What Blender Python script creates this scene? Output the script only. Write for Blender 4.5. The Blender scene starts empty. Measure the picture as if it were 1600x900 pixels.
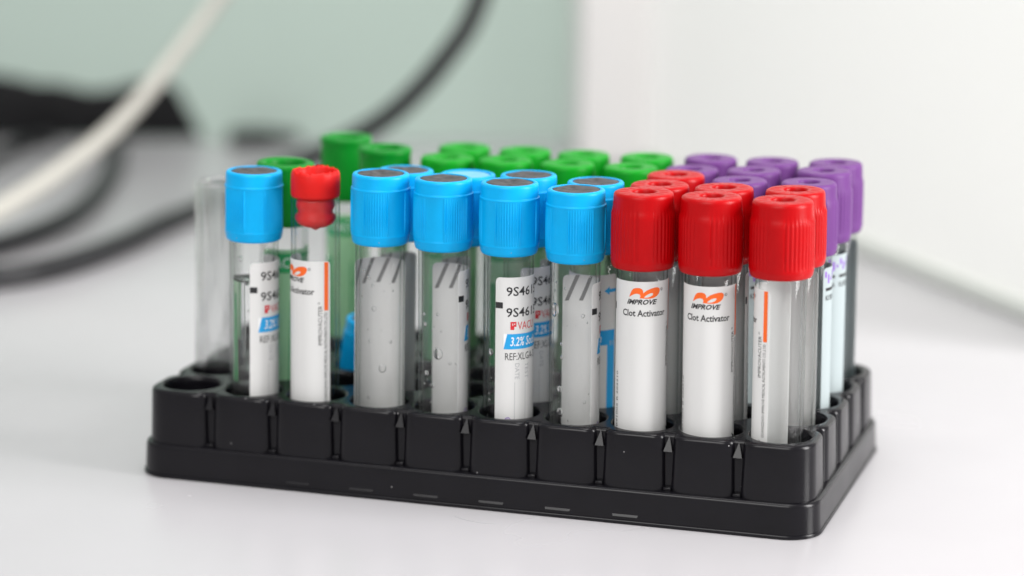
import bpy, bmesh, math, random
from mathutils import Matrix, Vector, noise

S = 0.01                      # the script thinks in millimetres; 1 Blender unit = 10 cm
scene = bpy.context.scene
scene.unit_settings.scale_length = 0.1
col = scene.collection
random.seed(7)

# ------------------------------------------------------------------ camera
CAM = Vector((291.694, -641.283, 204.402))
RT = Vector((0.95366593, 0.30079921, 0.00641276))
UP = Vector((-0.07064942, 0.20316973, 0.97659138))
FW = Vector((-0.29245504, 0.93179499, -0.21500734))
cam_data = bpy.data.cameras.new('camera')
cam = bpy.data.objects.new('camera', cam_data)
col.objects.link(cam)
cam.matrix_world = Matrix(((RT.x, UP.x, -FW.x, CAM.x * S), (RT.y, UP.y, -FW.y, CAM.y * S),
                           (RT.z, UP.z, -FW.z, CAM.z * S), (0, 0, 0, 1)))
cam_data.sensor_width = 36.0
cam_data.lens = 4167.4 / 1600 * 36
cam_data.clip_start = 0.05
cam_data.clip_end = 400
cam_data.dof.use_dof = True
cam_data.dof.focus_distance = 677 * S
cam_data.dof.aperture_fstop = 0.55        # 17 mm entrance pupil at this scale
cam_data.dof.aperture_blades = 0
scene.camera = cam

# ------------------------------------------------------------------ world and lamps
world = bpy.data.worlds.new('World')
scene.world = world
world.use_nodes = True
bg = world.node_tree.nodes['Background']
bg.inputs['Color'].default_value = (1.0, 0.985, 0.985, 1)
bg.inputs['Strength'].default_value = 0.45


def area(name, loc, target, sx, sy, power, colour):
    d = bpy.data.lights.new(name, 'AREA')
    d.shape = 'RECTANGLE'; d.size = sx * S; d.size_y = sy * S
    d.energy = power; d.color = colour
    o = bpy.data.objects.new(name, d)
    o.location = Vector(loc) * S
    o.rotation_euler = (Vector(target) - Vector(loc)).to_track_quat('-Z', 'Y').to_euler()
    col.objects.link(o)
    return o


area('ceiling_light', (90, 50, 1100), (140, 70, 0), 700, 320, 560, (1.0, 0.985, 0.975))
area('front_fill', (60, -840, 650), (60, 420, 120), 600, 460, 540, (1.0, 0.99, 0.97))  # added fill from the front to lift the walls, no known source
area('window_light', (1080, 20, 430), (150, 30, 50), 360, 680, 1450, (1.0, 0.985, 0.98))

sd = bpy.data.lights.new('wall_fill_spot', 'SPOT')          # added fill spot, no known fixture, brightens the white wall
sd.energy = 650; sd.spot_size = math.radians(75); sd.spot_blend = 1.0; sd.shadow_soft_size = 1.2; sd.color = (1.0, 0.985, 0.97)
so = bpy.data.objects.new('wall_fill_spot', sd); col.objects.link(so)
so.location = Vector((-200, -60, 820)) * S
so.rotation_euler = (Vector((110, 390, 240)) - Vector((-200, -60, 820))).to_track_quat('-Z', 'Y').to_euler()

scene.view_settings.view_transform = 'Standard'
scene.view_settings.look = 'None'
scene.view_settings.gamma = 1
scene.view_settings.exposure = 0.13
scene.view_settings.use_curve_mapping = False
scene.render.engine = 'CYCLES'
cy = scene.cycles
cy.use_denoising = True
cy.max_bounces = 32; cy.transmission_bounces = 32; cy.glossy_bounces = 12
cy.diffuse_bounces = 6; cy.transparent_max_bounces = 32
cy.sample_clamp_indirect = 6.0
cy.caustics_refractive = True; cy.caustics_reflective = True
cy.blur_glossy = 0.3

# ------------------------------------------------------------------ materials


def mat(name, colour, rough=0.5, spec=0.5, bump=None, var=None, coat=0, sss=0, specks=None):
    m = bpy.data.materials.new(name); m.use_nodes = True
    nt = m.node_tree; b = nt.nodes['Principled BSDF']
    b.inputs['Base Color'].default_value = (*colour, 1)
    b.inputs['Roughness'].default_value = rough
    b.inputs['Specular IOR Level'].default_value = spec
    b.inputs['Coat Weight'].default_value = coat
    tc = nt.nodes.new('ShaderNodeTexCoord')
    if sss:
        b.inputs['Subsurface Weight'].default_value = sss
        b.inputs['Subsurface Radius'].default_value = (0.01, 0.01, 0.01)
        b.inputs['Subsurface Scale'].default_value = 1.0
    if var:                      # (scale, amount): gentle unevenness of the pigment
        n = nt.nodes.new('ShaderNodeTexNoise'); n.inputs['Scale'].default_value = var[0]; n.inputs['Detail'].default_value = 5
        nt.links.new(tc.outputs['Object'], n.inputs['Vector'])
        r = nt.nodes.new('ShaderNodeValToRGB')
        r.color_ramp.elements[0].position = 0.3; r.color_ramp.elements[1].position = 0.7
        r.color_ramp.elements[0].color = (*[max(0, c * (1 - var[1])) for c in colour], 1)
        r.color_ramp.elements[1].color = (*[min(1, c * (1 + var[1])) for c in colour], 1)
        nt.links.new(n.outputs['Fac'], r.inputs['Fac']); nt.links.new(r.outputs['Color'], b.inputs['Base Color'])
        mr = nt.nodes.new('ShaderNodeMapRange')
        mr.inputs['To Min'].default_value = max(0, rough - 0.07); mr.inputs['To Max'].default_value = rough + 0.07
        nt.links.new(n.outputs['Fac'], mr.inputs['Value']); nt.links.new(mr.outputs['Result'], b.inputs['Roughness'])
    if specks:                   # stray pale dust grains: (cells per unit, grain size, share of cells)
        vo = nt.nodes.new('ShaderNodeTexVoronoi'); vo.inputs['Scale'].default_value = specks[0]
        nt.links.new(tc.outputs['Object'], vo.inputs['Vector'])
        lt = nt.nodes.new('ShaderNodeMath'); lt.operation = 'LESS_THAN'; lt.inputs[1].default_value = specks[1]
        nt.links.new(vo.outputs['Distance'], lt.inputs[0])
        sp = nt.nodes.new('ShaderNodeSeparateColor'); nt.links.new(vo.outputs['Color'], sp.inputs[0])
        l2 = nt.nodes.new('ShaderNodeMath'); l2.operation = 'LESS_THAN'; l2.inputs[1].default_value = specks[2]
        nt.links.new(sp.outputs[0], l2.inputs[0])
        mu = nt.nodes.new('ShaderNodeMath'); mu.operation = 'MULTIPLY'
        nt.links.new(lt.outputs[0], mu.inputs[0]); nt.links.new(l2.outputs[0], mu.inputs[1])
        mc = nt.nodes.new('ShaderNodeMix'); mc.data_type = 'RGBA'
        nt.links.new(mu.outputs[0], mc.inputs['Factor'])
        old = b.inputs['Base Color'].links
        if old: nt.links.new(old[0].from_socket, mc.inputs['A'])
        else: mc.inputs['A'].default_value = (*colour, 1)
        mc.inputs['B'].default_value = (0.35, 0.34, 0.34, 1)
        nt.links.new(mc.outputs['Result'], b.inputs['Base Color'])
    if bump:                     # (scale, strength, distance in mm)
        n2 = nt.nodes.new('ShaderNodeTexNoise'); n2.inputs['Scale'].default_value = bump[0]; n2.inputs['Detail'].default_value = 4
        nt.links.new(tc.outputs['Object'], n2.inputs['Vector'])
        bp = nt.nodes.new('ShaderNodeBump'); bp.inputs['Strength'].default_value = bump[1]; bp.inputs['Distance'].default_value = bump[2] * S
        nt.links.new(n2.outputs['Fac'], bp.inputs['Height']); nt.links.new(bp.outputs['Normal'], b.inputs['Normal'])
    return m


def glass(name, ior, colour=(1, 1, 1), rough=0.0):
    m = bpy.data.materials.new(name); m.use_nodes = True
    b = m.node_tree.nodes['Principled BSDF']
    b.inputs['Base Color'].default_value = (*colour, 1)
    b.inputs['Transmission Weight'].default_value = 1
    b.inputs['Roughness'].default_value = rough
    b.inputs['IOR'].default_value = ior
    return m


def thin_clear(name, t0, f0, rough):
    """clear plastic wall: a Fresnel share reflects, the rest passes straight through,
    dimmed by the longer way through the wall where it is seen at a slant (t0 to the power 1 / cos)"""
    m = bpy.data.materials.new(name); m.use_nodes = True
    nt = m.node_tree; nt.nodes.remove(nt.nodes['Principled BSDF']); out = nt.nodes['Material Output']

    def math_node(op, a, b=None, c=None):
        n = nt.nodes.new('ShaderNodeMath'); n.operation = op
        for k, x in enumerate((a, b, c)):
            if x is None: continue
            if isinstance(x, (int, float)): n.inputs[k].default_value = x
            else: nt.links.new(x, n.inputs[k])
        return n.outputs[0]
    facing = nt.nodes.new('ShaderNodeLayerWeight').outputs['Facing']
    cosv = math_node('MAXIMUM', math_node('SUBTRACT', 1.0, facing), 0.06)
    trans = math_node('POWER', t0, math_node('DIVIDE', 1.0, cosv))
    trans = math_node('MULTIPLY', trans, math_node('MULTIPLY_ADD', math_node('POWER', facing, 4.5), -0.55, 1.0))   # rim rays are bent aside
    cc = nt.nodes.new('ShaderNodeCombineColor')
    nt.links.new(math_node('POWER', trans, 1.15), cc.inputs[0]); nt.links.new(trans, cc.inputs[1]); nt.links.new(math_node('POWER', trans, 1.05), cc.inputs[2])
    t = nt.nodes.new('ShaderNodeBsdfTransparent'); nt.links.new(cc.outputs[0], t.inputs['Color'])
    g = nt.nodes.new('ShaderNodeBsdfGlossy'); g.inputs['Roughness'].default_value = rough
    fr = math_node('MULTIPLY_ADD', math_node('POWER', facing, 5.0), 1.0 - f0 - 0.05, f0)
    m1 = nt.nodes.new('ShaderNodeMixShader')
    nt.links.new(fr, m1.inputs['Fac']); nt.links.new(t.outputs[0], m1.inputs[1]); nt.links.new(g.outputs[0], m1.inputs[2])
    nt.links.new(m1.outputs[0], out.inputs['Surface'])
    return m


def paper(name, colour):
    m = bpy.data.materials.new(name); m.use_nodes = True
    nt = m.node_tree; b = nt.nodes['Principled BSDF']; out = nt.nodes['Material Output']
    b.inputs['Base Color'].default_value = (*colour, 1); b.inputs['Roughness'].default_value = 0.55
    b.inputs['Specular IOR Level'].default_value = 0.3
    t = nt.nodes.new('ShaderNodeBsdfTranslucent'); t.inputs['Color'].default_value = (*colour, 1)
    mx = nt.nodes.new('ShaderNodeMixShader'); mx.inputs['Fac'].default_value = 0.18
    nt.links.new(b.outputs[0], mx.inputs[1]); nt.links.new(t.outputs[0], mx.inputs[2]); nt.links.new(mx.outputs[0], out.inputs['Surface'])
    return m


M = {
    'table': mat('white_laminate', (0.47, 0.46, 0.475), 0.25, 0.5, var=(1.3, 0.02), specks=(4, 0.008, 0.3)),
    'wall_white': mat('white_wall_paint', (0.95, 0.95, 0.93), 0.7, 0.3, bump=(30, 0.1, 0.2)),
    'wall_green': mat('pale_green_wall_panel', (0.47, 0.57, 0.515), 0.55, 0.3, bump=(20, 0.1, 0.2)),
    'foot_shade': mat('grey_green_shade', (0.58, 0.60, 0.57), 0.6),  # shade tone put into the colour of the wall foot strip
    'rack': mat('black_moulded_plastic', (0.006, 0.0055, 0.0075), 0.24, 0.27, bump=(140, 0.12, 0.04), var=(9, 0.15), specks=(26, 0.045, 0.22)),
    'blue': mat('sky_blue_cap_plastic', (0.001, 0.38, 0.78), 0.38, 0.18, bump=(90, 0.06, 0.03), specks=(30, 0.035, 0.12), var=(16, 0.05)),
    'red': mat('red_cap_plastic', (0.43, 0.0006, 0.0025), 0.34, 0.18, bump=(90, 0.08, 0.04), specks=(30, 0.035, 0.12), var=(16, 0.06)),
    'rubber_red': mat('red_rubber', (0.62, 0.004, 0.002), 0.5, 0.3, bump=(50, 0.2, 0.1), var=(20, 0.1)),
    'green': mat('bright_green_cap_plastic', (0.001, 0.27, 0.010), 0.42, 0.2, var=(16, 0.05)),
    'dark_green': mat('deep_green_cap_plastic', (0.001, 0.20, 0.015), 0.42, 0.2, var=(16, 0.06)),
    'purple': mat('lilac_cap_plastic', (0.14, 0.042, 0.20), 0.42, 0.2, var=(16, 0.05)),
    'stopper': mat('grey_rubber_stopper', (0.065, 0.062, 0.066), 0.55, 0.3, bump=(45, 0.6, 0.25), var=(55, 0.55)),
    'dark_rubber': mat('dark_rubber', (0.012, 0.012, 0.013), 0.55, 0.4, var=(6, 0.2)),
    'glass': thin_clear('clear_tube_plastic', 0.997, 0.026, 0.015),
    'water': glass('clear_liquid', 1.33),
    'paper': paper('white_label_paper', (0.80, 0.80, 0.79)),
    'paper_teal': paper('pale_teal_label_paper', (0.48, 0.55, 0.56)),
    'paper_green': paper('pale_green_label_paper', (0.42, 0.72, 0.44)),
    'ink_black': mat('black_ink', (0.015, 0.015, 0.017), 0.5),
    'ink_grey': mat('grey_ink', (0.16, 0.16, 0.16), 0.5),
    'ink_pale': mat('pale_grey_ink', (0.45, 0.46, 0.47), 0.5),
    'ink_orange': mat('orange_ink', (0.88, 0.13, 0.008), 0.5),
    'ink_red': mat('red_ink', (0.62, 0.02, 0.03), 0.5),
    'ink_blue': mat('cyan_ink', (0.01, 0.34, 0.72), 0.5),
    'ink_white': mat('white_ink', (0.85, 0.87, 0.88), 0.5),
    'ink_green': mat('green_ink', (0.02, 0.36, 0.11), 0.5),
    'ink_purple': mat('purple_ink', (0.25, 0.10, 0.50), 0.5),
    'cable_black': mat('black_cable_sheath', (0.012, 0.012, 0.014), 0.45, 0.4, var=(8, 0.2)),
    'cable_white': mat('ivory_cable_sheath', (0.50, 0.485, 0.44), 0.5, 0.4, var=(8, 0.05)),
    'device': mat('black_device_plastic', (0.006, 0.006, 0.007), 0.5, 0.2, var=(4, 0.2)),
    'tray': mat('light_grey_plastic', (0.50, 0.49, 0.50), 0.5, 0.4, var=(3, 0.05)),
}

# ------------------------------------------------------------------ mesh helpers


def mesh(name, verts, faces, m, smooth=True):
    me = bpy.data.meshes.new(name)
    me.from_pydata([(v[0] * S, v[1] * S, v[2] * S) for v in verts], [], faces)
    me.materials.append(m)
    if smooth is True:
        me.polygons.foreach_set('use_smooth', [True] * len(me.polygons))
    elif smooth:
        me.polygons.foreach_set('use_smooth', [True] * len(me.polygons))
        me.set_sharp_from_angle(angle=math.radians(smooth))
    me.update()
    return me


def put(name, me, parent=None, loc=(0, 0, 0), rot=(0, 0, 0), **props):
    o = bpy.data.objects.new(name, me)
    o.location = Vector(loc) * S; o.rotation_euler = rot
    if parent: o.parent = parent
    col.objects.link(o)
    for k, v in props.items(): o[k] = v
    return o


def root(name, label, cat, group=None, loc=(0, 0, 0)):
    o = put(name, None, None, loc, label=label, category=cat)
    o.empty_display_size = 0.05
    if group: o['group'] = group
    return o


def lathe(profile, n=48, rad=None, zfun=None, close=False):
    """profile: list of (r, z); rad(k, th, r) and zfun(k, th, z) may vary each ring"""
    v, f, rings = [], [], []
    for k, (r, z) in enumerate(profile):
        if r < 1e-6:
            rings.append([len(v)]); v.append((0, 0, z)); continue
        ring = []
        for i in range(n):
            th = 2 * math.pi * i / n
            rr = rad(k, th, r) if rad else r
            zz = zfun(k, th, z) if zfun else z
            ring.append(len(v)); v.append((rr * math.sin(th), -rr * math.cos(th), zz))
        rings.append(ring)
    pairs = list(zip(rings[:-1], rings[1:]))
    if close: pairs.append((rings[-1], rings[0]))
    for a, b in pairs:
        for i in range(n):
            j = (i + 1) % n
            if len(a) == 1 and len(b) == 1: continue
            if len(a) == 1: f.append((a[0], b[j], b[i]))
            elif len(b) == 1: f.append((a[i], a[j], b[0]))
            else: f.append((a[i], a[j], b[j], b[i]))
    return v, f


def box(x0, x1, y0, y1, z0, z1):
    v = [(x0, y0, z0), (x1, y0, z0), (x1, y1, z0), (x0, y1, z0), (x0, y0, z1), (x1, y0, z1), (x1, y1, z1), (x0, y1, z1)]
    return v, [(3, 2, 1, 0), (4, 5, 6, 7), (0, 1, 5, 4), (1, 2, 6, 5), (2, 3, 7, 6), (3, 0, 4, 7)]


def bevelled(v, f, name, m, w, seg=3):
    bm = bmesh.new()
    vs = [bm.verts.new(Vector(p) * S) for p in v]
    for q in f: bm.faces.new([vs[i] for i in q])
    bmesh.ops.recalc_face_normals(bm, faces=bm.faces)
    bmesh.ops.bevel(bm, geom=list(bm.edges), offset=w * S, segments=seg, profile=0.5, affect='EDGES')
    me = bpy.data.meshes.new(name); bm.to_mesh(me); bm.free()
    me.materials.append(m)
    me.polygons.foreach_set('use_smooth', [True] * len(me.polygons))
    me.set_sharp_from_angle(angle=math.radians(50))
    return me


def catmull(pts, n=10):
    P = [Vector(p) for p in pts]; P = [2 * P[0] - P[1]] + P + [2 * P[-1] - P[-2]]
    out = []
    for i in range(1, len(P) - 2):
        for k in range(n):
            t = k / n
            a, b, c, d = P[i - 1], P[i], P[i + 1], P[i + 2]
            out.append(0.5 * (2 * b + (c - a) * t + (2 * a - 5 * b + 4 * c - d) * t * t + (3 * b - a - 3 * c + d) * t ** 3))
    out.append(P[-2])
    return out


def sweep(pts, radii, n=16):
    v, f = [], []
    up = Vector((0, 0, 1)); m = len(pts)
    for i, p in enumerate(pts):
        t = (pts[min(i + 1, m - 1)] - pts[max(i - 1, 0)]).normalized()
        a = t.cross(up)
        a = a.normalized() if a.length > 1e-3 else Vector((1, 0, 0))
        b = a.cross(t)
        r = radii[0] + (radii[1] - radii[0]) * i / (m - 1)
        for k in range(n):
            th = 2 * math.pi * k / n
            v.append(p + (a * math.cos(th) + b * math.sin(th)) * r)
    for i in range(m - 1):
        for k in range(n):
            j = (k + 1) % n
            f.append((i * n + k, i * n + j, (i + 1) * n + j, (i + 1) * n + k))
    f.append(tuple(range(n - 1, -1, -1))); f.append(tuple((m - 1) * n + k for k in range(n)))
    return v, f


# ------------------------------------------------------------------ the setting
tv, tf = box(-900, 700, -420, 900, -30, 0)
table = put('table', bevelled(tv, tf, 'table', M['table'], 2), kind='structure')

A, B = Vector((236, 201, 0)), Vector((-54, 566, 0))     # foot of the white wall
dirw = (B - A).normalized(); nrm = Vector((dirw.y, -dirw.x, 0))   # towards the far side


def slab(a, b, n, th, z0, z1):
    c = [a, b, b + n * th, a + n * th]
    v = [(p.x, p.y, z) for z in (z0, z1) for p in c]
    return v, [(3, 2, 1, 0), (4, 5, 6, 7), (0, 1, 5, 4), (1, 2, 6, 5), (2, 3, 7, 6), (3, 0, 4, 7)]


v, f = slab(A, B, nrm, 30, 0.2, 700)
put('wall_white', mesh('wall_white', v, f, M['wall_white'], False), kind='structure')
v, f = slab(A, B, -nrm, 3.0, 0.1, 7)  # thin strip whose grey-green colour stands in for shade at the wall foot
put('wall_foot_shade', bevelled(v, f, 'wall_foot_shade', M['foot_shade'], 1.2), kind='structure')
C0, C1 = Vector((-33.4, 493.9, 0)), Vector((1.5, 506.0, 0))     # white column standing in the corner
cd = (C1 - C0).normalized()
v, f = slab(C0, C1, Vector((-cd.y, cd.x, 0)), 260, 0.15, 700)
put('wall_column', bevelled(v, f, 'wall_column', mat('warm_grey_paint', (0.78, 0.765, 0.755), 0.6, 0.3), 3), kind='structure')
G0 = Vector((10, 582, 0)); G1 = Vector((-900, 285, 0)); gd = (G1 - G0).normalized()
v, f = slab(G0, G1, Vector((gd.y, -gd.x, 0)), 30, 0.2, 700)
put('wall_green', mesh('wall_green', v, f, M['wall_green'], False), kind='structure')

# ------------------------------------------------------------------ rack
H = 23.6; PX = 18.0; PY = 17.7; NC, NR = 10, 5; OUT = 10.3; LEDGE = 9.0
rack = root('tube_rack', 'black moulded plastic tube rack with fifty round holes standing on the white table', 'tube rack')
X1, Y1 = (NC - 1) * PX, (NR - 1) * PY
DM = 2.3


def outline(inset):
    """scalloped plan outline, counter-clockwise from the front edge's start"""
    pts = []
    R = 7.0
    off = OUT - inset
    ofx = off - 0.55
    rc = max(R - inset, 1.0)

    def edge(length, pitch, n):
        """(along, depth) pairs running from corner end to corner end"""
        out = []
        w0 = 1.15 + inset * 0.9
        for k in range(n - 1):
            c = pitch * (k + 0.5)
            left, right = [], []
            for q in range(7):
                a = math.pi / 2 * q / 6
                # quarter ellipse: wall steep at the recess floor, tangent to the front plane outside
                u = math.sin(a)                     # 0 at outside .. 1 at floor
                dd = w0 + 3.6 * (1 - u)
                de = DM * (1 - math.sqrt(1 - u * u))
                left.append((c - dd, de)); right.append((c + dd, de))
            out += left + right[::-1]
        return out
    # front
    for a, d in edge(X1, PX, NC): pts.append((a, -off + d))
    for q in range(9):
        th = -math.pi / 2 + math.pi / 2 * q / 8
        pts.append((X1 + ofx - rc + rc * math.cos(th), -off + rc + rc * math.sin(th)))
    for a, d in edge(Y1, PY, NR): pts.append((X1 + ofx - d, a))
    for q in range(9):
        th = math.pi / 2 * q / 8
        pts.append((X1 + ofx - rc + rc * math.cos(th), Y1 + off - rc + rc * math.sin(th)))
    for a, d in edge(X1, PX, NC)[::-1]: pts.append((a, Y1 + off - d))
    for q in range(9):
        th = math.pi / 2 + math.pi / 2 * q / 8
        pts.append((-ofx + rc + rc * math.cos(th), Y1 + off - rc + rc * math.sin(th)))
    for a, d in edge(Y1, PY, NR)[::-1]: pts.append((-ofx + d, a))
    for q in range(9):
        th = math.pi + math.pi / 2 * q / 8
        pts.append((-ofx + rc + rc * math.cos(th), -off + rc + rc * math.sin(th)))
    return pts


HOLE = 8.45
bm = bmesh.new()
rings = []
for inset, z in [(1.15, H), (0.75, H - 0.08), (0.35, H - 0.32), (0.1, H - 0.7), (0.0, H - 1.2), (-0.25, 15), (-0.5, LEDGE - 1.5)]:
    rings.append([bm.verts.new((x * S, y * S, z * S)) for x, y in outline(inset)])
n = len(rings[0])
for a, b in zip(rings[:-1], rings[1:]):
    for i in range(n):
        j = (i + 1) % n
        fc = bm.faces.new((a[j], a[i], b[i], b[j])); fc.smooth = True
edges = [bm.edges.get((rings[0][i], rings[0][(i + 1) % n])) for i in range(n)]
for r in range(NR):
    for c in range(NC):
        ring = [bm.verts.new(((c * PX + HOLE * math.sin(2 * math.pi * i / 40)) * S, (r * PY - HOLE * math.cos(2 * math.pi * i / 40)) * S, H * S)) for i in range(40)]
        edges += [bm.edges.new((ring[i], ring[(i + 1) % 40])) for i in range(40)]
bmesh.ops.triangle_fill(bm, edges=edges, use_beauty=True, use_dissolve=False, normal=(0, 0, 1))
# the scan fill also closes the holes: drop every deck face whose centre lies inside one
kill = []
for fc in bm.faces:
    cen = fc.calc_center_median() / S
    if abs(cen.z - H) < 0.01:
        c, r = round(cen.x / PX), round(cen.y / PY)
        if all((v.co.x / S - c * PX) ** 2 + (v.co.y / S - r * PY) ** 2 < (HOLE + 0.01) ** 2 for v in fc.verts): kill.append(fc)
bmesh.ops.delete(bm, geom=kill, context='FACES_ONLY')
bmesh.ops.recalc_face_normals(bm, faces=bm.faces)
me = bpy.data.meshes.new('deck'); bm.to_mesh(me); bm.free(); me.materials.append(M['rack'])
me.polygons.foreach_set('use_smooth', [True] * len(me.polygons))
me.set_sharp_from_angle(angle=math.radians(35))
put('deck', me, rack)


def rrect(off, rc, seg=10):
    pts = []
    ofx = off - 0.55 - 0.35 * max(0, min(1, off - 12))
    for (cx, cy_, t0) in ((X1 + ofx - rc, -off + rc, -90), (X1 + ofx - rc, Y1 + off - rc, 0), (-ofx + rc, Y1 + off - rc, 90), (-ofx + rc, -off + rc, 180)):
        for q in range(seg + 1):
            th = math.radians(t0 + 90 * q / seg)
            pts.append((cx + rc * math.cos(th), cy_ + rc * math.sin(th)))
    return pts


v, f = [], []
prof = [(9.0, 5.5, LEDGE), (11.05, 7.4, LEDGE), (11.4, 7.7, LEDGE - 0.1), (11.68, 7.95, LEDGE - 0.32), (11.88, 8.15, LEDGE - 0.68), (11.97, 8.25, LEDGE - 1.2),
        (12.2, 8.4, 4.0), (12.4, 8.6, 1.5), (12.42, 8.65, 1.1), (12.8, 9.0, 1.0), (12.95, 9.1, 0.75), (12.95, 9.1, 0.25), (12.75, 9.0, 0.05), (10, 7, 0.05)]
for off, rc, z in prof: v += [(x, y, z) for x, y in rrect(off, rc)]
n = 44
for k in range(len(prof) - 1):
    for i in range(n):
        j = (i + 1) % n
        f.append((k * n + j, k * n + i, (k + 1) * n + i, (k + 1) * n + j))
f.append(tuple(range(n)))
put('base', mesh('base', v, f, M['rack'], 40), rack)

v, f = lathe([(HOLE, H), (8.2, H - 0.06), (7.95, H - 0.25), (7.72, H - 0.6), (7.58, H - 1.1), (7.52, H - 1.8), (7.3, 3.6), (6.6, 2.2), (4.5, 1.4), (0, 1.2)], 40)
well_me = mesh('well', v, f, M['rack'])
for r in range(NR):
    for c in range(NC): put('well', well_me, rack, (c * PX, r * PY, 0))
# wedge at the top of each recess of the long sides, small block at its foot
yf = -OUT + DM
gv = [(0, 0.0, H - 0.5), (-1.15, -1.8, H - 4.3), (1.15, -1.8, H - 4.3), (-1.0, 0.6, H - 4.6), (1.0, 0.6, H - 4.6), (0, 0.6, H - 0.5)]
gf = [(0, 1, 2), (1, 3, 4, 2), (0, 5, 3, 1), (0, 2, 4, 5), (5, 4, 3)]
gus = mesh('gusset', gv, gf, M['rack'], False)
bv, bf = box(-1.05, 1.05, -1.6, 0.6, LEDGE - 0.5, LEDGE + 0.9)
blk = bevelled(bv, bf, 'foot_block', M['rack'], 0.25, 2)
for c in range(NC - 1):
    x = (c + 0.5) * PX
    put('gusset', gus, rack, (x, yf, 0)); put('gusset', gus, rack, (x, Y1 - yf, 0), (0, 0, math.pi))
    put('foot_block', blk, rack, (x, yf - 0.3, 0)); put('foot_block', blk, rack, (x, Y1 - yf + 0.3, 0), (0, 0, math.pi))
rv = [(-3.2, -0.32, 1.95), (3.2, -0.32, 1.95), (3.2, 0.3, 1.95), (-3.2, 0.3, 1.95), (-3.4, -0.02, 2.5), (3.4, -0.02, 2.5), (3.4, 0.3, 2.5), (-3.4, 0.3, 2.5)]
rib = mesh('rib', rv, box(0, 1, 0, 1, 0, 1)[1], M['rack'], False)
for k in range(6): put('rib', rib, rack, (35.3 + 17.9 * k, -12.32, 0))

# ------------------------------------------------------------------ caps
R_OUT, R_IN = 6.45, 5.55


def frac_mask(z, lo, hi, soft=0.25):
    return max(0, min(1, (z - lo) / soft, (hi - z) / soft))


def cap_blue():
    n = 288
    prof = [(6.15, -1.2), (6.15, -0.05), (6.35, 0.0), (6.85, 0.0), (7.15, -0.12), (7.36, -0.4), (7.42, -0.9), (7.45, -3.35), (7.50, -3.55), (7.68, -3.65), (7.74, -3.8), (7.74, -4.0),
            (7.68, -4.15), (7.69, -4.4), (7.70, -8), (7.70, -12), (7.69, -15.3), (7.66, -15.6), (7.72, -15.75), (7.74, -15.95), (7.68, -16.1), (7.60, -16.5), (7.42, -17.6), (7.2, -18.2), (6.9, -18.4), (6.55, -18.35), (6.5, -14)]

    def rad(k, th, r):
        z = prof[k][1]
        w = frac_mask(z, -15.5, -4.2)
        if w <= 0: return r
        a = math.degrees(th) % 90 - 25                       # ribbed field 50 deg, smooth field 40 deg
        if -25 <= a <= 25:
            if abs(a) > 23.0: return r + 0.16 * w
            return r + w * 0.12 * math.cos(math.radians(a) * 72)
        return r - 0.10 * w
    return lathe(prof, n, rad)


def cap_ribbed(rt, rb, hole, top=0.9, bumps=0.0, nrib=44, amp=0.2, hgt=19.3, panels=True):
    n = nrib * 6
    prof = [(0, -5.2), (hole * 0.6, -5.1), (hole - 0.1, -4.8), (hole, -4.2), (hole, -0.5), (hole + 0.15, -0.15), (hole + 0.45, 0), (hole + 0.9, 0), (hole + 1.3, 0), (rt - 1.5, 0), (rt - 1.15, 0), (rt - 0.6, -0.06), (rt - 0.25, -0.3), (rt - 0.05, -0.75),
            (rt, -1.3), (rt + 0.1, -3.6), (rt + (rb - rt) * 0.55, -4.6), (rb - 0.02, -5.4), (rb, -6.5), (rb + 0.03, -10), (rb + 0.03, -14), (rb, -hgt + 3.2), (rb, -hgt + 2.5), (rb + 0.03, -hgt + 2.2), (rb - 0.03, -hgt + 1.6), (rb - 0.25, -hgt + 0.6), (rb - 0.55, -hgt + 0.1), (rb - 0.9, -hgt), (6.55, -hgt + 0.05), (6.5, -hgt + 4)]

    def rad(k, th, r):
        z = prof[k][1]
        if z > -3.9 or z < -hgt + 2.6 or r < rt - 0.1: return r
        w = min(1, (-3.9 - z) / 1.2)
        a = math.degrees(th) % 120
        if panels and a > 92:                                  # broad plain rib between ribbed fields
            return r + 0.05 * w
        return r - amp * w * (0.5 + 0.5 * math.cos(th * nrib)) ** 2

    def zf(k, th, z):
        if bumps and k in (8, 9):
            return z + bumps * (1 if (th * 13 / (2 * math.pi)) % 1 < 0.3 else 0)
        return z
    return lathe(prof, n, rad, zf)


def cap_sleeve(rt, rb, hole, hgt):
    """cap with a deep wide bore and a plain tapering skirt"""
    prof = [(0, -6.4), (hole * 0.8, -6.3), (hole, -5.8), (hole + 0.1, -0.8), (hole + 0.35, -0.2), (hole + 0.8, 0), (rt - 0.7, 0), (rt - 0.25, -0.15), (rt, -0.6), (rt, -1.6), (rt - 0.25, -2.2), (rt - 0.2, -3),
            (rb, -6), (rb, -hgt + 2.5), (rb - 0.2, -hgt + 0.5), (rb - 0.6, -hgt), (6.55, -hgt + 0.05), (6.5, -hgt + 4)]
    return lathe(prof, 180, lambda k, th, r: r - (0.09 * (0.5 + 0.5 * math.cos(th * 36)) if 12 <= k <= 13 else 0))


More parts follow.
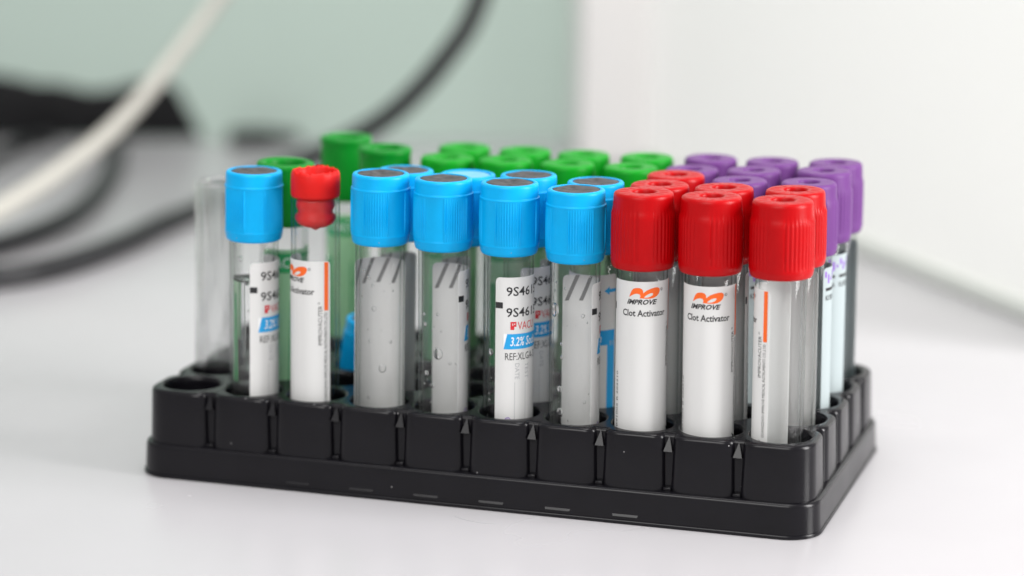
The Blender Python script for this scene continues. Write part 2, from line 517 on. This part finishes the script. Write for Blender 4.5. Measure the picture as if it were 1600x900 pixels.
CAPS = {}
v, f = cap_blue(); CAPS['blue'] = mesh('cap_blue', v, f, M['blue'], 50)
v, f = cap_ribbed(7.62, 8.15, 3.0, bumps=0.09); CAPS['red'] = mesh('cap_red', v, f, M['red'], 50)
v, f = cap_ribbed(7.3, 7.75, 2.75, nrib=40, hgt=19.0); CAPS['purple'] = mesh('cap_purple', v, f, M['purple'], 50)
v, f = cap_ribbed(7.4, 7.6, 3.2, nrib=40, amp=0.08, hgt=18.6); CAPS['green'] = mesh('cap_green', v, f, M['green'], 50)
v, f = cap_sleeve(7.45, 7.35, 4.4, 18.5); CAPS['dark_green'] = mesh('cap_dark_green', v, f, M['dark_green'], 50)
v, f = cap_sleeve(7.75, 7.1, 5.2, 17.0); CAPS['wide_green'] = mesh('cap_wide_green', v, f, M['dark_green'], 50)

# rubber disc seen in the blue cap's mouth
v, f = lathe([(6.2, -1.3), (6.2, -0.3), (5.7, -0.12), (3.2, -0.1), (2.7, -0.25), (1.2, -0.5), (0, -0.55)], 64,
             zfun=lambda k, th, z: z + 0.1 * math.sin(5 * th + k) * (1 if 2 <= k <= 4 else 0))
disc_me = mesh('rubber_disc', v, f, M['stopper'])
v, f = lathe([(6.2, -1.3), (6.2, -0.5), (5.7, -0.3), (3.2, -0.28), (2.7, -0.35), (0, -0.4)], 64)
disc_blue_me = mesh('rubber_disc_pale', v, f, mat('pale_blue_rubber', (0.16, 0.45, 0.72), 0.45))

# ------------------------------------------------------------------ tube walls
def tube_profile(length):
    out, inn = [], []
    for q in range(11):
        a = math.pi / 2 * q / 10
        out.append((R_OUT * math.sin(a), R_OUT - R_OUT * math.cos(a)))
    out.append((R_OUT, length - 0.4)); out.append((R_OUT - 0.15, length - 0.1)); out.append((R_OUT - 0.45, length))
    out.append((R_IN + 0.12, length - 0.1)); out.append((R_IN, length - 0.4))
    for q in range(10, -1, -1):
        a = math.pi / 2 * q / 10
        inn.append((R_IN * math.sin(a), R_OUT - R_IN * math.cos(a)))
    return out + inn


v, f = lathe(tube_profile(75), 96)
tube_me = mesh('tube_wall', v, f, M['glass'], 60)

# ------------------------------------------------------------------ flat print
_tc = {}


def text2d(s, shear=0.0, bold=0.0):
    key = (s, shear, bold)
    if key in _tc: return _tc[key]
    cu = bpy.data.curves.new('lettering', 'FONT'); cu.body = s; cu.shear = shear; cu.offset = bold; cu.resolution_u = 2
    cu.fill_mode = 'FRONT'
    o = bpy.data.objects.new('lettering_source', cu); col.objects.link(o)
    dg = bpy.context.evaluated_depsgraph_get(); dg.update()
    me = o.evaluated_get(dg).to_mesh()
    vs = [(v.co.x, v.co.y) for v in me.vertices]; fs = [tuple(p.vertices) for p in me.polygons]
    o.evaluated_get(dg).to_mesh_clear()
    bpy.data.objects.remove(o); bpy.data.curves.remove(cu)
    x0 = min(v[0] for v in vs); x1 = max(v[0] for v in vs); y0 = min(v[1] for v in vs); y1 = max(v[1] for v in vs)
    _tc[key] = ([(v[0] - x0, v[1] - y0) for v in vs], fs, x1 - x0, y1 - y0)
    return _tc[key]


def poly2d(loops):
    cu = bpy.data.curves.new('shape', 'CURVE'); cu.dimensions = '2D'; cu.fill_mode = 'BOTH'
    for lp in loops:
        sp = cu.splines.new('POLY'); sp.points.add(len(lp) - 1)
        for p, q in zip(sp.points, lp): p.co = (q[0], q[1], 0, 1)
        sp.use_cyclic_u = True
    o = bpy.data.objects.new('shape_source', cu); col.objects.link(o)
    dg = bpy.context.evaluated_depsgraph_get(); dg.update()
    me = o.evaluated_get(dg).to_mesh()
    vs = [(v.co.x, v.co.y) for v in me.vertices]; fs = [tuple(p.vertices) for p in me.polygons]
    o.evaluated_get(dg).to_mesh_clear()
    bpy.data.objects.remove(o); bpy.data.curves.remove(cu)
    return vs, fs


class Print:
    """flat artwork in label coordinates: s mm from the label's left edge, d mm below its top edge"""
    def __init__(self): self.items = []; self.kind = 'print'

    def add(self, ink, vs, fs, lift=0):
        self.items.append((self.kind, ink, [(p[0], p[1], lift) for p in vs], fs))

    def __call__(self, kind):
        self.kind = kind
        return self

    def text(self, ink, s, x, d, h, w=None, rot=0, shear=0.0, bold=0.0, lift=0):
        vs, fs, tw, thh = text2d(s, shear, bold)
        ky = h / thh; kx = (w / tw) if w else ky
        if rot == 0: q = [(x + a * kx, d + h - b * ky) for a, b in vs]
        elif rot == 90: q = [(x + h - b * ky, d - a * kx) for a, b in vs]       # reads upwards, starts at depth d
        else: q = [(x + b * ky, d + a * kx) for a, b in vs]                     # reads downwards
        self.add(ink, q, fs, lift)

    def rect(self, ink, x0, x1, d0, d1, slant=0.0, lift=0):
        nx = max(1, int(abs(x1 - x0) / 0.8)); vs, fs = [], []
        for i in range(nx + 1):
            x = x0 + (x1 - x0) * i / nx
            vs += [(x + slant, d0), (x, d1)]
        for i in range(nx): fs.append((2 * i, 2 * i + 1, 2 * i + 3, 2 * i + 2))
        self.add(ink, vs, fs, lift)

    def ring(self, ink, x, d, r0, r1):
        vs, fs = [], []
        for i in range(24):
            a = 2 * math.pi * i / 24
            vs += [(x + r0 * math.cos(a), d + r0 * math.sin(a)), (x + r1 * math.cos(a), d + r1 * math.sin(a))]
        for i in range(24):
            j = (i + 1) % 24
            fs.append((2 * i, 2 * i + 1, 2 * j + 1, 2 * j))
        self.add(ink, vs, fs)


R_LAB = 6.62


def wrap(name, vs, fs, ink, r, ztop, flip=False):
    bm = bmesh.new()                                  # split wide faces so that they bend with the label
    bv = [bm.verts.new(p) for p in vs]
    for q in fs:
        try: bm.faces.new([bv[i] for i in q])
        except ValueError: pass
    bmesh.ops.triangulate(bm, faces=bm.faces)
    for _ in range(6):
        long = [e for e in bm.edges if abs(e.verts[0].co.x - e.verts[1].co.x) > 0.7]
        if not long: break
        bmesh.ops.subdivide_edges(bm, edges=long, cuts=1)
        bmesh.ops.triangulate(bm, faces=bm.faces)
    bm.verts.index_update()
    vs = [tuple(p.co) for p in bm.verts]; fs = [tuple(p.index for p in fc.verts) for fc in bm.faces]; bm.free()
    V = []
    for s, d, lift in vs:
        ph = s / R_LAB
        rr = r + lift
        V.append((rr * math.sin(ph), -rr * math.cos(ph), ztop - d))
    F = []
    for q in fs:                                     # face outwards
        a, b, c = (Vector(V[i]) for i in q[:3])
        nn = (b - a).cross(c - a); out = Vector((a.x + b.x, a.y + b.y, 0))
        F.append(q if nn.dot(out) >= 0 else q[::-1])
    return mesh(name, V, F, M[ink], True)


def label_mesh(name, W, ht, ztop, m, rc=1.2):
    """sheet of paper with real thickness and rounded corners, bent round the tube"""
    ns = 36; V, F = [], []
    ss = sorted(set([0, rc * 0.1, rc * 0.3, rc * 0.6, rc, W - rc, W - rc * 0.6, W - rc * 0.3, W - rc * 0.1, W] + [rc + (W - 2 * rc) * i / ns for i in range(ns + 1)]))

    def cut(s):
        e = min(s, W - s)
        return rc - math.sqrt(max(0, rc * rc - (rc - e) ** 2)) if e < rc else 0.0
    for s in ss:
        ph = s / R_LAB; c = cut(s)
        for r, z in ((R_LAB, ztop - c), (R_LAB, ztop - ht + c), (R_LAB - 0.1, ztop - ht + c), (R_LAB - 0.1, ztop - c)):
            V.append((r * math.sin(ph), -r * math.cos(ph), z))
    for i in range(len(ss) - 1):
        a, b = 4 * i, 4 * (i + 1)
        for k in range(4):
            l = (k + 1) % 4
            F.append((a + k, a + l, b + l, b + k))
    F.append((3, 2, 1, 0)); e = 4 * (len(ss) - 1); F.append((e, e + 1, e + 2, e + 3))
    return mesh(name, V, F, m, 40)


class LabelKind:
    def __init__(self, name, W, ht, ztop, paper_key, front, inner=None):
        self.W = W
        self.me = label_mesh(name, W, ht, ztop, M[paper_key])
        self.subs = [(nm, wrap(nm, V, F, k, R_LAB + 0.035, ztop)) for nm, k, V, F in front.items]
        if inner: self.subs += [(nm, wrap(nm, V, F, k, R_LAB - 0.125, ztop)) for nm, k, V, F in inner.items]

    def place(self, tube, left_deg):
        lb = put('label', self.me, tube, (0, 0, 0), (0, 0, math.radians(left_deg)))
        for nme, me in self.subs: put(nme, me, lb)
        return lb


# artwork of the blue-capped tubes' label
bp_ = Print(); W = 19.4
bp_('batch_number').text('ink_black', '9S4615', 2.9, 2.4, 2.45, 10.2, bold=0.012)
bp_('batch_number').text('ink_black', '9S4615', 2.9, 7.9, 2.45, 10.2, bold=0.012)
bp_('edge_mark').rect('ink_black', 0.05, 2.0, 6.5, 8.1, lift=0.004)
vs, fs = poly2d([[(0, 0), (1.55, 0), (1.55, 1.3), (1.0, 1.3), (1.0, 2.1), (0, 2.1)], [(0.45, 0.4), (0.7, 0.4), (0.7, 1.0), (0.45, 1.0)], [(0.95, 0.4), (1.2, 0.4), (1.2, 0.8), (0.95, 0.8)]])
bp_('emblem').add('ink_red', [(4.0 + a, 11.6 + b) for a, b in vs], fs)
bp_('wordmark').text('ink_red', 'VACU', 5.9, 11.6, 2.1, 5.6)
bp_('colour_band').rect('ink_blue', 2.3, 16.2, 14.8, 18.8, slant=0.0)
bp_('band_notch').add('ink_white', [(2.25, 14.75), (3.2, 14.75), (2.25, 18.85)], [(0, 1, 2)], 0.012)
bp_('band_lettering').text('ink_white', '3.2% Sodium', 4.0, 15.6, 2.4, 10.5, shear=0.2, bold=0.012, lift=0.012)
bp_('reference_lettering').text('ink_black', 'REF:XLGA-5', 2.7, 19.8, 1.9, 9.6)
bp_('date_lettering').text('ink_pale', 'DATE', 5.3, 22.6, 1.2, 4.2, rot=-90)
bp_('test_lettering').text('ink_pale', 'TEST', 8.2, 22.6, 1.2, 4.2, rot=-90)
bp_('rule_line').rect('ink_pale', 5.2, 5.32, 27.5, 46); bp_('rule_line').rect('ink_pale', 8.3, 8.42, 27.5, 46)
bp_('stamp_ring').ring('ink_purple', 3.5, 37.6, 0.55, 0.75); bp_('stamp_letter').text('ink_purple', 'S', 3.2, 37.2, 0.8)
bp_('colour_column').rect('ink_blue', 16.2, 18.7, 14.8, 46)
vs, fs = poly2d([[(0, 1.1), (1.6, 0), (1.6, 0.65), (4.0, 0.65), (4.0, 1.55), (1.6, 1.55), (1.6, 2.2)]])
bp_('arrow').add('ink_blue', [(15.1 + a, 3.2 + b) for a, b in vs], fs)
bp_('column_lettering').text('ink_pale', 'te', 16.8, 17.6, 1.4)
bi_ = Print()
for s0 in (4.2, 8.4, 12.6, 16.4):
    bi_('diagonal_stroke').add('ink_grey', [(s0 - 1.6, 0.1), (s0 - 0.5, 0.1), (s0 + 2.4, 6.8), (s0 + 1.3, 6.8)], [(0, 1, 2, 3)])
LAB_BLUE = LabelKind('label_blue_tube', W, 47, 81 - 23.7, 'paper', bp_, bi_)

# artwork of the red-capped tubes' label
rp = Print(); W = 20.8; cx = W / 2
k = 8.2 / 355.0
lw = [(330, 328), (343, 290), (358, 256), (378, 232), (405, 222), (440, 219), (468, 227), (486, 248), (487, 275), (477, 302), (452, 332), (458, 306), (447, 290), (420, 284), (390, 290), (358, 308)]
rw = [(449, 334), (466, 304), (490, 275), (530, 246), (575, 228), (620, 218), (658, 219), (680, 234), (684, 256), (672, 288), (645, 315), (610, 332), (570, 339), (520, 338)]
rh = [(496, 326), (512, 309), (540, 290), (572, 278), (595, 278), (600, 290), (588, 306), (560, 320), (530, 328)]
for lp in ([lw], [rw, rh]):
    vs, fs = poly2d([[((x - 330) * k, (y - 218) * k) for x, y in q] for q in lp])
    rp('emblem').add('ink_orange', [(cx - 4.1 + a, 1.5 + b) for a, b in vs], fs)
rp('wordmark').text('ink_black', 'IMPROVE', cx - 4.7, 4.5, 1.35, 8.0, shear=0.35, bold=0.035)
rp('registered_ring').ring('ink_black', cx + 4.7, 2.1, 0.28, 0.38); rp('registered_letter').text('ink_black', 'R', cx + 4.57, 1.95, 0.32)
rp('additive_lettering').text('ink_black', 'Clot Activator', cx - 6.0, 7.2, 1.75, 12.0, bold=0.02)
rp('edge_stripe').rect('ink_orange', W - 1.75, W - 0.6, 0.25, 13.2)
rp('side_lettering').text('ink_black', 'IMPROVACUTER', W - 3.4, 22.5, 1.1, 10.6, rot=90)
rp('registered_ring').ring('ink_black', W - 3.2, 11.2, 0.2, 0.28)
rp('maker_lettering').text('ink_black', 'GUANGZHOU IMPROVE MEDICAL INSTRUMENTS CO.,LTD', W - 1.75, 37.8, 0.95, 24.0, rot=90)
rp('arrow_mark').add('ink_black', [(W - 2.6, 38.4), (W - 1.7, 39.0), (W - 0.8, 39.2), (W - 0.8, 40.6), (W - 2.2, 40.3), (W - 1.9, 39.6)], [(0, 1, 2, 3, 4, 5)])
rp('batch_lettering').text('ink_black', 'B91005 B 202210', 1.8, 38.5, 0.85, 14.5, rot=90)
rp('edge_mark').rect('ink_black', 0.05, 0.9, 6.2, 8.0)
LAB_RED = LabelKind('label_red_tube', W, 46, 81 - 22.0, 'paper', rp)

# green- and lilac-capped tubes
gp = Print(); W = 20.0
gp('colour_block').rect('ink_green', 0.4, W - 0.4, 1.0, 6.4)
gp('wordmark').text('ink_white', 'VACU', 2.0, 2.2, 2.8, 8.0, lift=0.012); gp('wordmark').text('ink_white', 'VACU', 11.0, 2.2, 2.8, 7.0, lift=0.012)
gp('colour_block').rect('ink_green', 0.4, 2.2, 12.5, 45); gp('colour_block').rect('ink_green', 8.2, 8.6, 14, 40); gp('colour_block').rect('ink_green', 8.6, 12, 20, 20.6); gp('colour_block').rect('ink_green', 12, 12.6, 20, 26); gp('colour_block').rect('ink_green', 15, 15.6, 26, 40)
LAB_GREEN = LabelKind('label_green_tube', W, 46, 78.5 - 21.5, 'paper_green', gp)
pp = Print()
for i in range(16):
    pp('colour_block').rect('ink_purple', 0.6 + 1.2 * i, 1.3 + 1.2 * i, 1.0 + 0.8 * ((i * 7) % 3), 2.6 + 0.8 * ((i * 5) % 3))
for i in range(3): pp('additive_lettering').text('ink_black', 'K2 EDTA', 1.0 + 6.6 * i, 7.4, 1.3, 5.2, bold=0.02); pp('black_bar').rect('ink_black', 1.0 + 6.6 * i, 6.2 + 6.6 * i, 5.4, 6.2)
LAB_PURPLE = LabelKind('label_purple_tube', 20.8, 44, 79.5 - 22.0, 'paper_teal', pp)

# droplets and liquid
v, f = lathe([(0, 0.55), (0.35, 0.5), (0.65, 0.36), (0.9, 0.12), (1.0, -0.12), (0.9, -0.3), (0.5, -0.42), (0, -0.45)], 20)
drop_me = mesh('droplet', v, f, M['water'])
v, f = lathe([(0, 0.92)] + [((R_IN + 0.03) * math.sin(math.pi / 2 * q / 8), R_OUT - (R_IN + 0.03) * math.cos(math.pi / 2 * q / 8)) for q in range(1, 9)] + [(R_IN + 0.03, 52.2), (R_IN - 0.1, 51.8), (R_IN - 0.6, 51.5), (0, 51.4)], 64)
liquid_me = mesh('liquid', v, f, M['water'], 50)

# ------------------------------------------------------------------ the tubes
LEN = {'blue': 81.0, 'red': 81.0, 'purple': 79.5, 'green': 78.5, 'dark_green': 79.0, 'wide_green': 80.0}


def seat(o, c, r, dx, zb, L, dy=0.0, spin=0.0):
    """stand a tube in hole (c, r), leaning so that its top is dx mm off the hole's axis"""
    base = Vector((c * PX - 0.5 + dx * 0.25, r * PY - 0.2, zb))
    top = Vector((c * PX + dx, r * PY + dy, zb + L))
    q = Vector((0, 0, 1)).rotation_difference((top - base).normalized())
    a = math.atan2(CAM.x - base.x, base.y - CAM.y) + spin
    m = Matrix.Translation(base * S) @ q.to_matrix().to_4x4() @ Matrix.Rotation(a, 4, 'Z')
    o.location = m.to_translation(); o.rotation_euler = m.to_euler()


NTH = ['first', 'second', 'third', 'fourth', 'fifth']


def make_tube(kind, c, r, dx, ztop, lab, left, label, capspin, insert='dark', drops=(), liquid=False):
    L = LEN[kind]
    grp = {'blue': 'blue capped tubes', 'red': 'red capped tubes', 'purple': 'lilac capped tubes', 'green': 'bright green capped tubes'}.get(kind, 'deep green capped tubes')
    t = root('blood_tube', label, 'test tube', grp)
    seat(t, c, r, dx, max(ztop - L, 1.4), L)
    put('tube_wall', tube_me, t)
    cp = put('cap', CAPS[kind], t, (0, 0, L), (0, 0, math.radians(capspin)))
    if kind == 'blue': put('rubber_disc', disc_me if insert == 'dark' else disc_blue_me, cp, (0, 0, 0), (0, 0, capspin))
    if lab: lab.place(t, left)
    for ph, z, rr in drops:
        a = math.radians(ph)
        d = put('droplet', drop_me, t, (R_IN * math.sin(a), -R_IN * math.cos(a), z), (math.pi / 2, 0, a + math.pi))
        d.scale = (rr, rr * 1.15, rr)
    if drops:
        rnd = random.Random(c * 11 + r)
        for _ in range(16):
            a = math.radians(rnd.uniform(-75, 75)); rr = rnd.choice((0.14, 0.18, 0.22, 0.3, 0.42))
            d = put('droplet', drop_me, t, (R_IN * math.sin(a), -R_IN * math.cos(a), rnd.uniform(18, 58)), (math.pi / 2, 0, a + math.pi))
            d.scale = (rr, rr * 1.1, rr)
    if liquid: put('liquid', liquid_me, t)
    return t


# front row
make_tube('blue', 1, 0, 0.91, 83.1, LAB_BLUE, -10, 'blue capped tube part filled with clear liquid, front row beside the empty corner hole', 20, liquid=True, drops=((-40, 58, .7), (-20, 52, .9)))
make_tube('blue', 3, 0, 0.5, 84.5, LAB_BLUE, 96, 'front row blue capped tube nearest the torn red stopper, blank label back facing out', 55, drops=((-16, 46, 0.6), (8, 30, 1.0), (30, 37, .4), (-30, 22, .4)))
make_tube('blue', 4, 0, -0.28, 84.2, LAB_BLUE, 37, 'front row blue capped tube second after the torn red stopper, beads of liquid inside', 2, drops=((-12, 35.5, 1.25), (-48, 30, .7), (-28, 27, .6), (20, 33, .4), (-55, 43, .6)))
make_tube('blue', 5, 0, -0.37, 84.2, LAB_BLUE, -30, 'front row blue capped tube with printed label, red mark and blue band facing out', 62, drops=((-52, 37, .9), (-58, 24, .5)))
make_tube('blue', 6, 0, -0.63, 83.5, LAB_BLUE, 41, 'front row blue capped tube standing next to the red capped tubes', 75, drops=((-40, 29.5, .8), (-38, 23.5, 1.0), (-34, 38, .5), (-36, 41.5, .45), (-65, 50, 1.6), (22, 49, .5)))
make_tube('red', 7, 0, -0.92, 83.9, LAB_RED, -84, 'front row red capped tube next to the blue caps, logo label facing out', 20)
make_tube('red', 8, 0, -1.4, 83.9, LAB_RED, -94, 'front row red capped tube between two red ones, logo label with orange edge stripe', 0)
make_tube('red', 9, 0, -1.25, 84.0, LAB_RED, -203, 'front row red capped tube at the rack corner, label turned sideways', 5)

# the tube whose shield is missing: bare torn stopper
t = root('blood_tube', 'tube with a bare torn red rubber stopper, front row between two blue caps', 'test tube')
seat(t, 2, 0, 0.31, 2.0, 83)
put('tube_wall', tube_me, t)
random.seed(3)
tear = [random.random() for _ in range(64)]


def tearz(k, th, z):
    if k in (4, 5, 6):
        i = th / (2 * math.pi) * 64
        a, b = tear[int(i) % 64], tear[(int(i) + 1) % 64]
        w = a + (b - a) * (i % 1)
        return z + (0.55 * w * w - 0.25 + 0.15 * math.sin(3 * th)) * (1 if k == 5 else 0.55)
    return z


v, f = lathe([(0, 77.0), (3.9, 77.05), (4.9, 77.5), (5.3, 78.6), (5.5, 81.6), (5.8, 82.3), (6.15, 81.9), (6.42, 81.2), (6.5, 79), (6.48, 76), (6.3, 75.35), (5.6, 75.05),
              (4.7, 74.8), (4.95, 73.8), (5.1, 72.8), (4.75, 72.0), (4.5, 71.3), (4.75, 70.7), (5.35, 70.1), (5.38, 69.3), (4.7, 68.1), (3.2, 67.3), (1.6, 66.9), (0.5, 66.3), (0, 66.1)], 128, zfun=tearz)
put('rubber_stopper', mesh('rubber_stopper', v, f, M['rubber_red']), t)
LAB_RED.place(t, 35 - 180)

# second row
def open_profile():
    out = []
    for q in range(11):
        a = math.pi / 2 * q / 10
        out.append((6.6 * math.sin(a), 6.6 - 6.6 * math.cos(a)))
    out += [(6.6, 72.6), (6.75, 73.4), (6.85, 74.0), (6.8, 74.6), (6.5, 75.0), (6.1, 74.95), (5.75, 74.6), (5.6, 74.0), (5.6, 73.0)]
    for q in range(10, -1, -1):
        a = math.pi / 2 * q / 10
        out.append((5.6 * math.sin(a), 6.6 - 5.6 * math.cos(a)))
    return out


v, f = lathe(open_profile(), 96)
mg = bpy.data.materials.new('clear_thick_tube'); mg.use_nodes = True
nt = mg.node_tree; gb = nt.nodes['Principled BSDF']; gb.inputs['Transmission Weight'].default_value = 1; gb.inputs['Roughness'].default_value = 0.0; gb.inputs['IOR'].default_value = 1.5
tb = nt.nodes.new('ShaderNodeBsdfTransparent'); mxs = nt.nodes.new('ShaderNodeMixShader'); mxs.inputs['Fac'].default_value = 0.3
nt.links.new(tb.outputs[0], mxs.inputs[1]); nt.links.new(gb.outputs[0], mxs.inputs[2]); nt.links.new(mxs.outputs[0], nt.nodes['Material Output'].inputs['Surface'])
open_me = mesh('open_tube_wall', v, f, mg, 60)
t = root('open_tube', 'empty open clear tube without cap, standing near the rack corner', 'test tube')
seat(t, 0, 1, 0.9, 1.4, 75)
put('tube_wall', open_me, t)
make_tube('wide_green', 1, 1, 2.6, 82.7, LAB_GREEN, -55, 'deep green capped tube with wide mouth behind the front row, beside torn stopper', 0)
b2 = 'second row blue capped tube '
make_tube('blue', 3, 1, 1.03, 82.5, LAB_BLUE, 150, b2 + 'in the column closest to the torn stopper', 10)
make_tube('blue', 4, 1, 0.38, 82.4, LAB_BLUE, 170, b2 + 'with pale blue plug instead of dark grey', 70, insert='pale')
make_tube('blue', 5, 1, -0.77, 83.2, LAB_BLUE, -17, b2 + 'with number label peeking out between front tubes', 33)
make_tube('blue', 6, 1, -0.46, 82.5, LAB_BLUE, -107, b2 + 'beside the red caps, blue arrow on its label', 50)
make_tube('red', 7, 1, -1.29, 82.8, LAB_RED, 95, 'second row red capped tube next to the blue caps', 40)
make_tube('red', 8, 1, -2.3, 83.0, LAB_RED, 60, 'second row red capped tube between two red capped neighbours', 75)
make_tube('red', 9, 1, -1.72, 83.5, LAB_RED, 110, 'second row red capped tube at the end of the rack', 15)
# third row
make_tube('red', 7, 2, -1.46, 82.0, LAB_RED, 120, 'third row red capped tube, the only red one so far back', 25)
make_tube('purple', 8, 2, -2.2, 81.9, LAB_PURPLE, 20, 'third row lilac capped tube beside the third row red cap', 30)
make_tube('purple', 9, 2, -1.76, 82.5, LAB_PURPLE, 40, 'third row lilac capped tube at the end of the rack', 65)
# fourth row
make_tube('dark_green', 2, 3, 0.23, 82.0, LAB_GREEN, 20, 'fourth row deep green capped tube standing apart from the bright green ones', 0)
g4 = 'fourth row bright green capped tube '
for c, dx, z, wd in ((3, .57, 80.3, 'closest to the deep green caps'), (4, -.35, 80.6, 'second along from the deep green caps'), (5, -.51, 80.6, 'third along from the deep green caps'), (6, -.54, 80.6, 'next to the lilac caps')):
    make_tube('green', c, 3, dx, z, LAB_GREEN, 40 + 70 * c, g4 + wd, 20 * c)
p4 = 'fourth row lilac capped tube '
for c, dx, z, wd in ((7, -1.42, 81.0, 'next to the green caps'), (8, -2.3, 81.7, 'between two lilac capped neighbours'), (9, -1.23, 82.7, 'at the end of the rack')):
    make_tube('purple', c, 3, dx, z, LAB_PURPLE, -20 if c == 9 else 40 * c, p4 + wd, 37 * c)
# back row
make_tube('dark_green', 1, 4, -0.27, 81.5, LAB_GREEN, -60, 'back row deep green capped tube, tallest green cap, standing alone', 0)
g5 = 'back row bright green capped tube '
for c, dx, z, wd in ((3, -.22, 80.4, 'closest to the deep green caps'), (4, -.14, 80.4, 'second along from the deep green caps'), (5, -.95, 80.3, 'third along from the deep green caps'), (6, -.57, 80.6, 'next to the lilac caps')):
    make_tube('green', c, 4, dx, z, LAB_GREEN, 30 + 65 * c, g5 + wd, 25 * c)
p5 = 'back row lilac capped tube '
for c, dx, z, wd in ((7, -.29, 81.3, 'next to the green caps'), (8, -.97, 81.4, 'between two lilac capped neighbours'), (9, -1.38, 82.0, 'at the rack corner')):
    make_tube('purple', c, 4, dx, z, LAB_PURPLE, 90 if c == 9 else 55 * c, p5 + wd, 41 * c)

# loose cap lying low over an empty hole
t = root('loose_cap', 'loose blue cap resting low on an empty rack hole behind the torn stopper', 'tube cap')
t.location = Vector((2 * PX + 3.0, 2 * PY, H + 18.4 - 5.6)) * S; t.rotation_euler = (0.05, math.radians(7), 0.4)
cp = put('cap', CAPS['blue'], t); put('rubber_disc', disc_me, t)

# ------------------------------------------------------------------ things behind the rack
def cable(name, pts, radii, m, label, cat='cable', ends=()):
    P = catmull(pts, 10)
    v, f = sweep(P, radii)
    t = root(name, label, cat)
    put('sheath', mesh('sheath', v, f, m), t)
    return t


cable('black_cable', [(-189, 214, 4.4), (-184, 234, 4.4), (-182, 256, 4.4), (-184, 287, 4.4), (-192, 325, 4.4), (-209, 377, 4.4), (-232, 432, 4.4), (-252, 470, 3), (-262, 488, 6)], (4.2, 4.2), M['cable_black'],
      'short black cable curling over the table from the black device')
cable('black_cable', [(-190, 160, 4.4), (-167, 175, 4.4), (-157, 183, 4.4), (-149, 197, 4.4), (-144, 218, 4.4), (-142, 254, 4.4), (-144, 292, 4.4), (-146, 329, 2.8), (-143, 365, 6), (-125, 378, 14), (-104, 378, 24), (-84, 379, 36), (-70, 382, 49), (-59, 386, 63), (-51, 392, 77), (-47, 398, 95), (-46, 404, 130)], (4.4, 4.4), M['cable_black'],
      'long black cable rising behind the green caps and sweeping along the table')
cable('white_cable', [(-128, 370, 112), (-137, 359, 98), (-145, 350, 85), (-153, 324, 64.5), (-160, 296, 46), (-168, 270, 33), (-181, 240, 20), (-193, 205, 11), (-205, 165, 6)], (2.3, 4.6), M['cable_white'],
      'thick ivory cable slanting down across the corner to the table')

# low black device with a sloping end, in front of the green wall
dv = root('black_device', 'low black plastic device with sloping end lying against the green wall', 'device')
ex = Vector((0.943, 0.333, 0)); ey = Vector((-0.333, 0.943, 0)); o0 = Vector((-327, 468, 0))


def extr(prof, y0, y1):
    v = []
    for y in (y0, y1):
        for x, z in prof:
            p = o0 + ex * x + ey * y
            v.append((p.x, p.y, z))
    n = len(prof)
    f = [tuple(range(n)), tuple(range(2 * n - 1, n - 1, -1))]
    for i in range(n):
        j = (i + 1) % n
        f.append((j, i, n + i, n + j))
    return v, f


v, f = extr([(-40, 1.0), (111, 1.0), (110, 5), (99, 26), (92, 28.5), (80, 28), (70, 24.5), (58, 23.5), (44, 27), (20, 27.5), (4, 30.5), (-14, 29), (-40, 31)], 0, 22)
put('housing', bevelled(v, f, 'housing', M['device'], 1.6), dv)
v, f = extr([(-30, 22), (38, 21), (30, 28.6), (12, 31.8), (-30, 32)], 1.5, 16)
put('top_cover', bevelled(v, f, 'top_cover', M['device'], 1.0), dv)
for x in (-20, 40, 98):
    q = o0 + ex * x + ey * 10
    v, f = lathe([(0, 0.05), (3, 0.05), (3, 1.2), (0, 1.2)], 20)
    put('rubber_foot', mesh('rubber_foot', v, f, M['dark_rubber'], 40), dv, q)

cable('black_cable', [(-281, 467, 3.2), (-286, 461, 3.2), (-286, 446, 3.2), (-282, 417, 3.2), (-271, 363, 3.2), (-263, 315, 3.2)], (3.2, 3.2), M['cable_black'],
      'black cable end coming from under the black device at the picture edge')
# small dark connector by the wall
pl = root('cable_plug', 'small dark cable plug lying by the green wall', 'plug')
q0 = Vector((-193, 496, 0))
v, f = box(-11, 11, -5, 5, 1.0, 8.5)
put('plug_body', bevelled(v, f, 'plug_body', M['device'], 2.0), pl, q0, (0, 0, 0.33))
v, f = lathe([(0, 0), (3.2, 0), (3.4, 3), (2.4, 12), (0, 12)], 20)
put('strain_relief', mesh('strain_relief', v, f, M['dark_rubber'], 40), pl, q0 + Vector((10, 3.5, 4.8)), (0, math.pi / 2, 0.33))

# a fine hair on the table in front of the rack
hp = catmull([(81.4, -19.8, 0.05), (84.9, -22.0, 0.05), (89.6, -23.3, 0.05), (93.8, -23.0, 0.05)], 6)
v, f = sweep(hp, (0.03, 0.03), 5)
put('hair', mesh('hair', v, f, M['ink_pale']), label='fine pale hair lying on the table in front of the rack', category='hair')
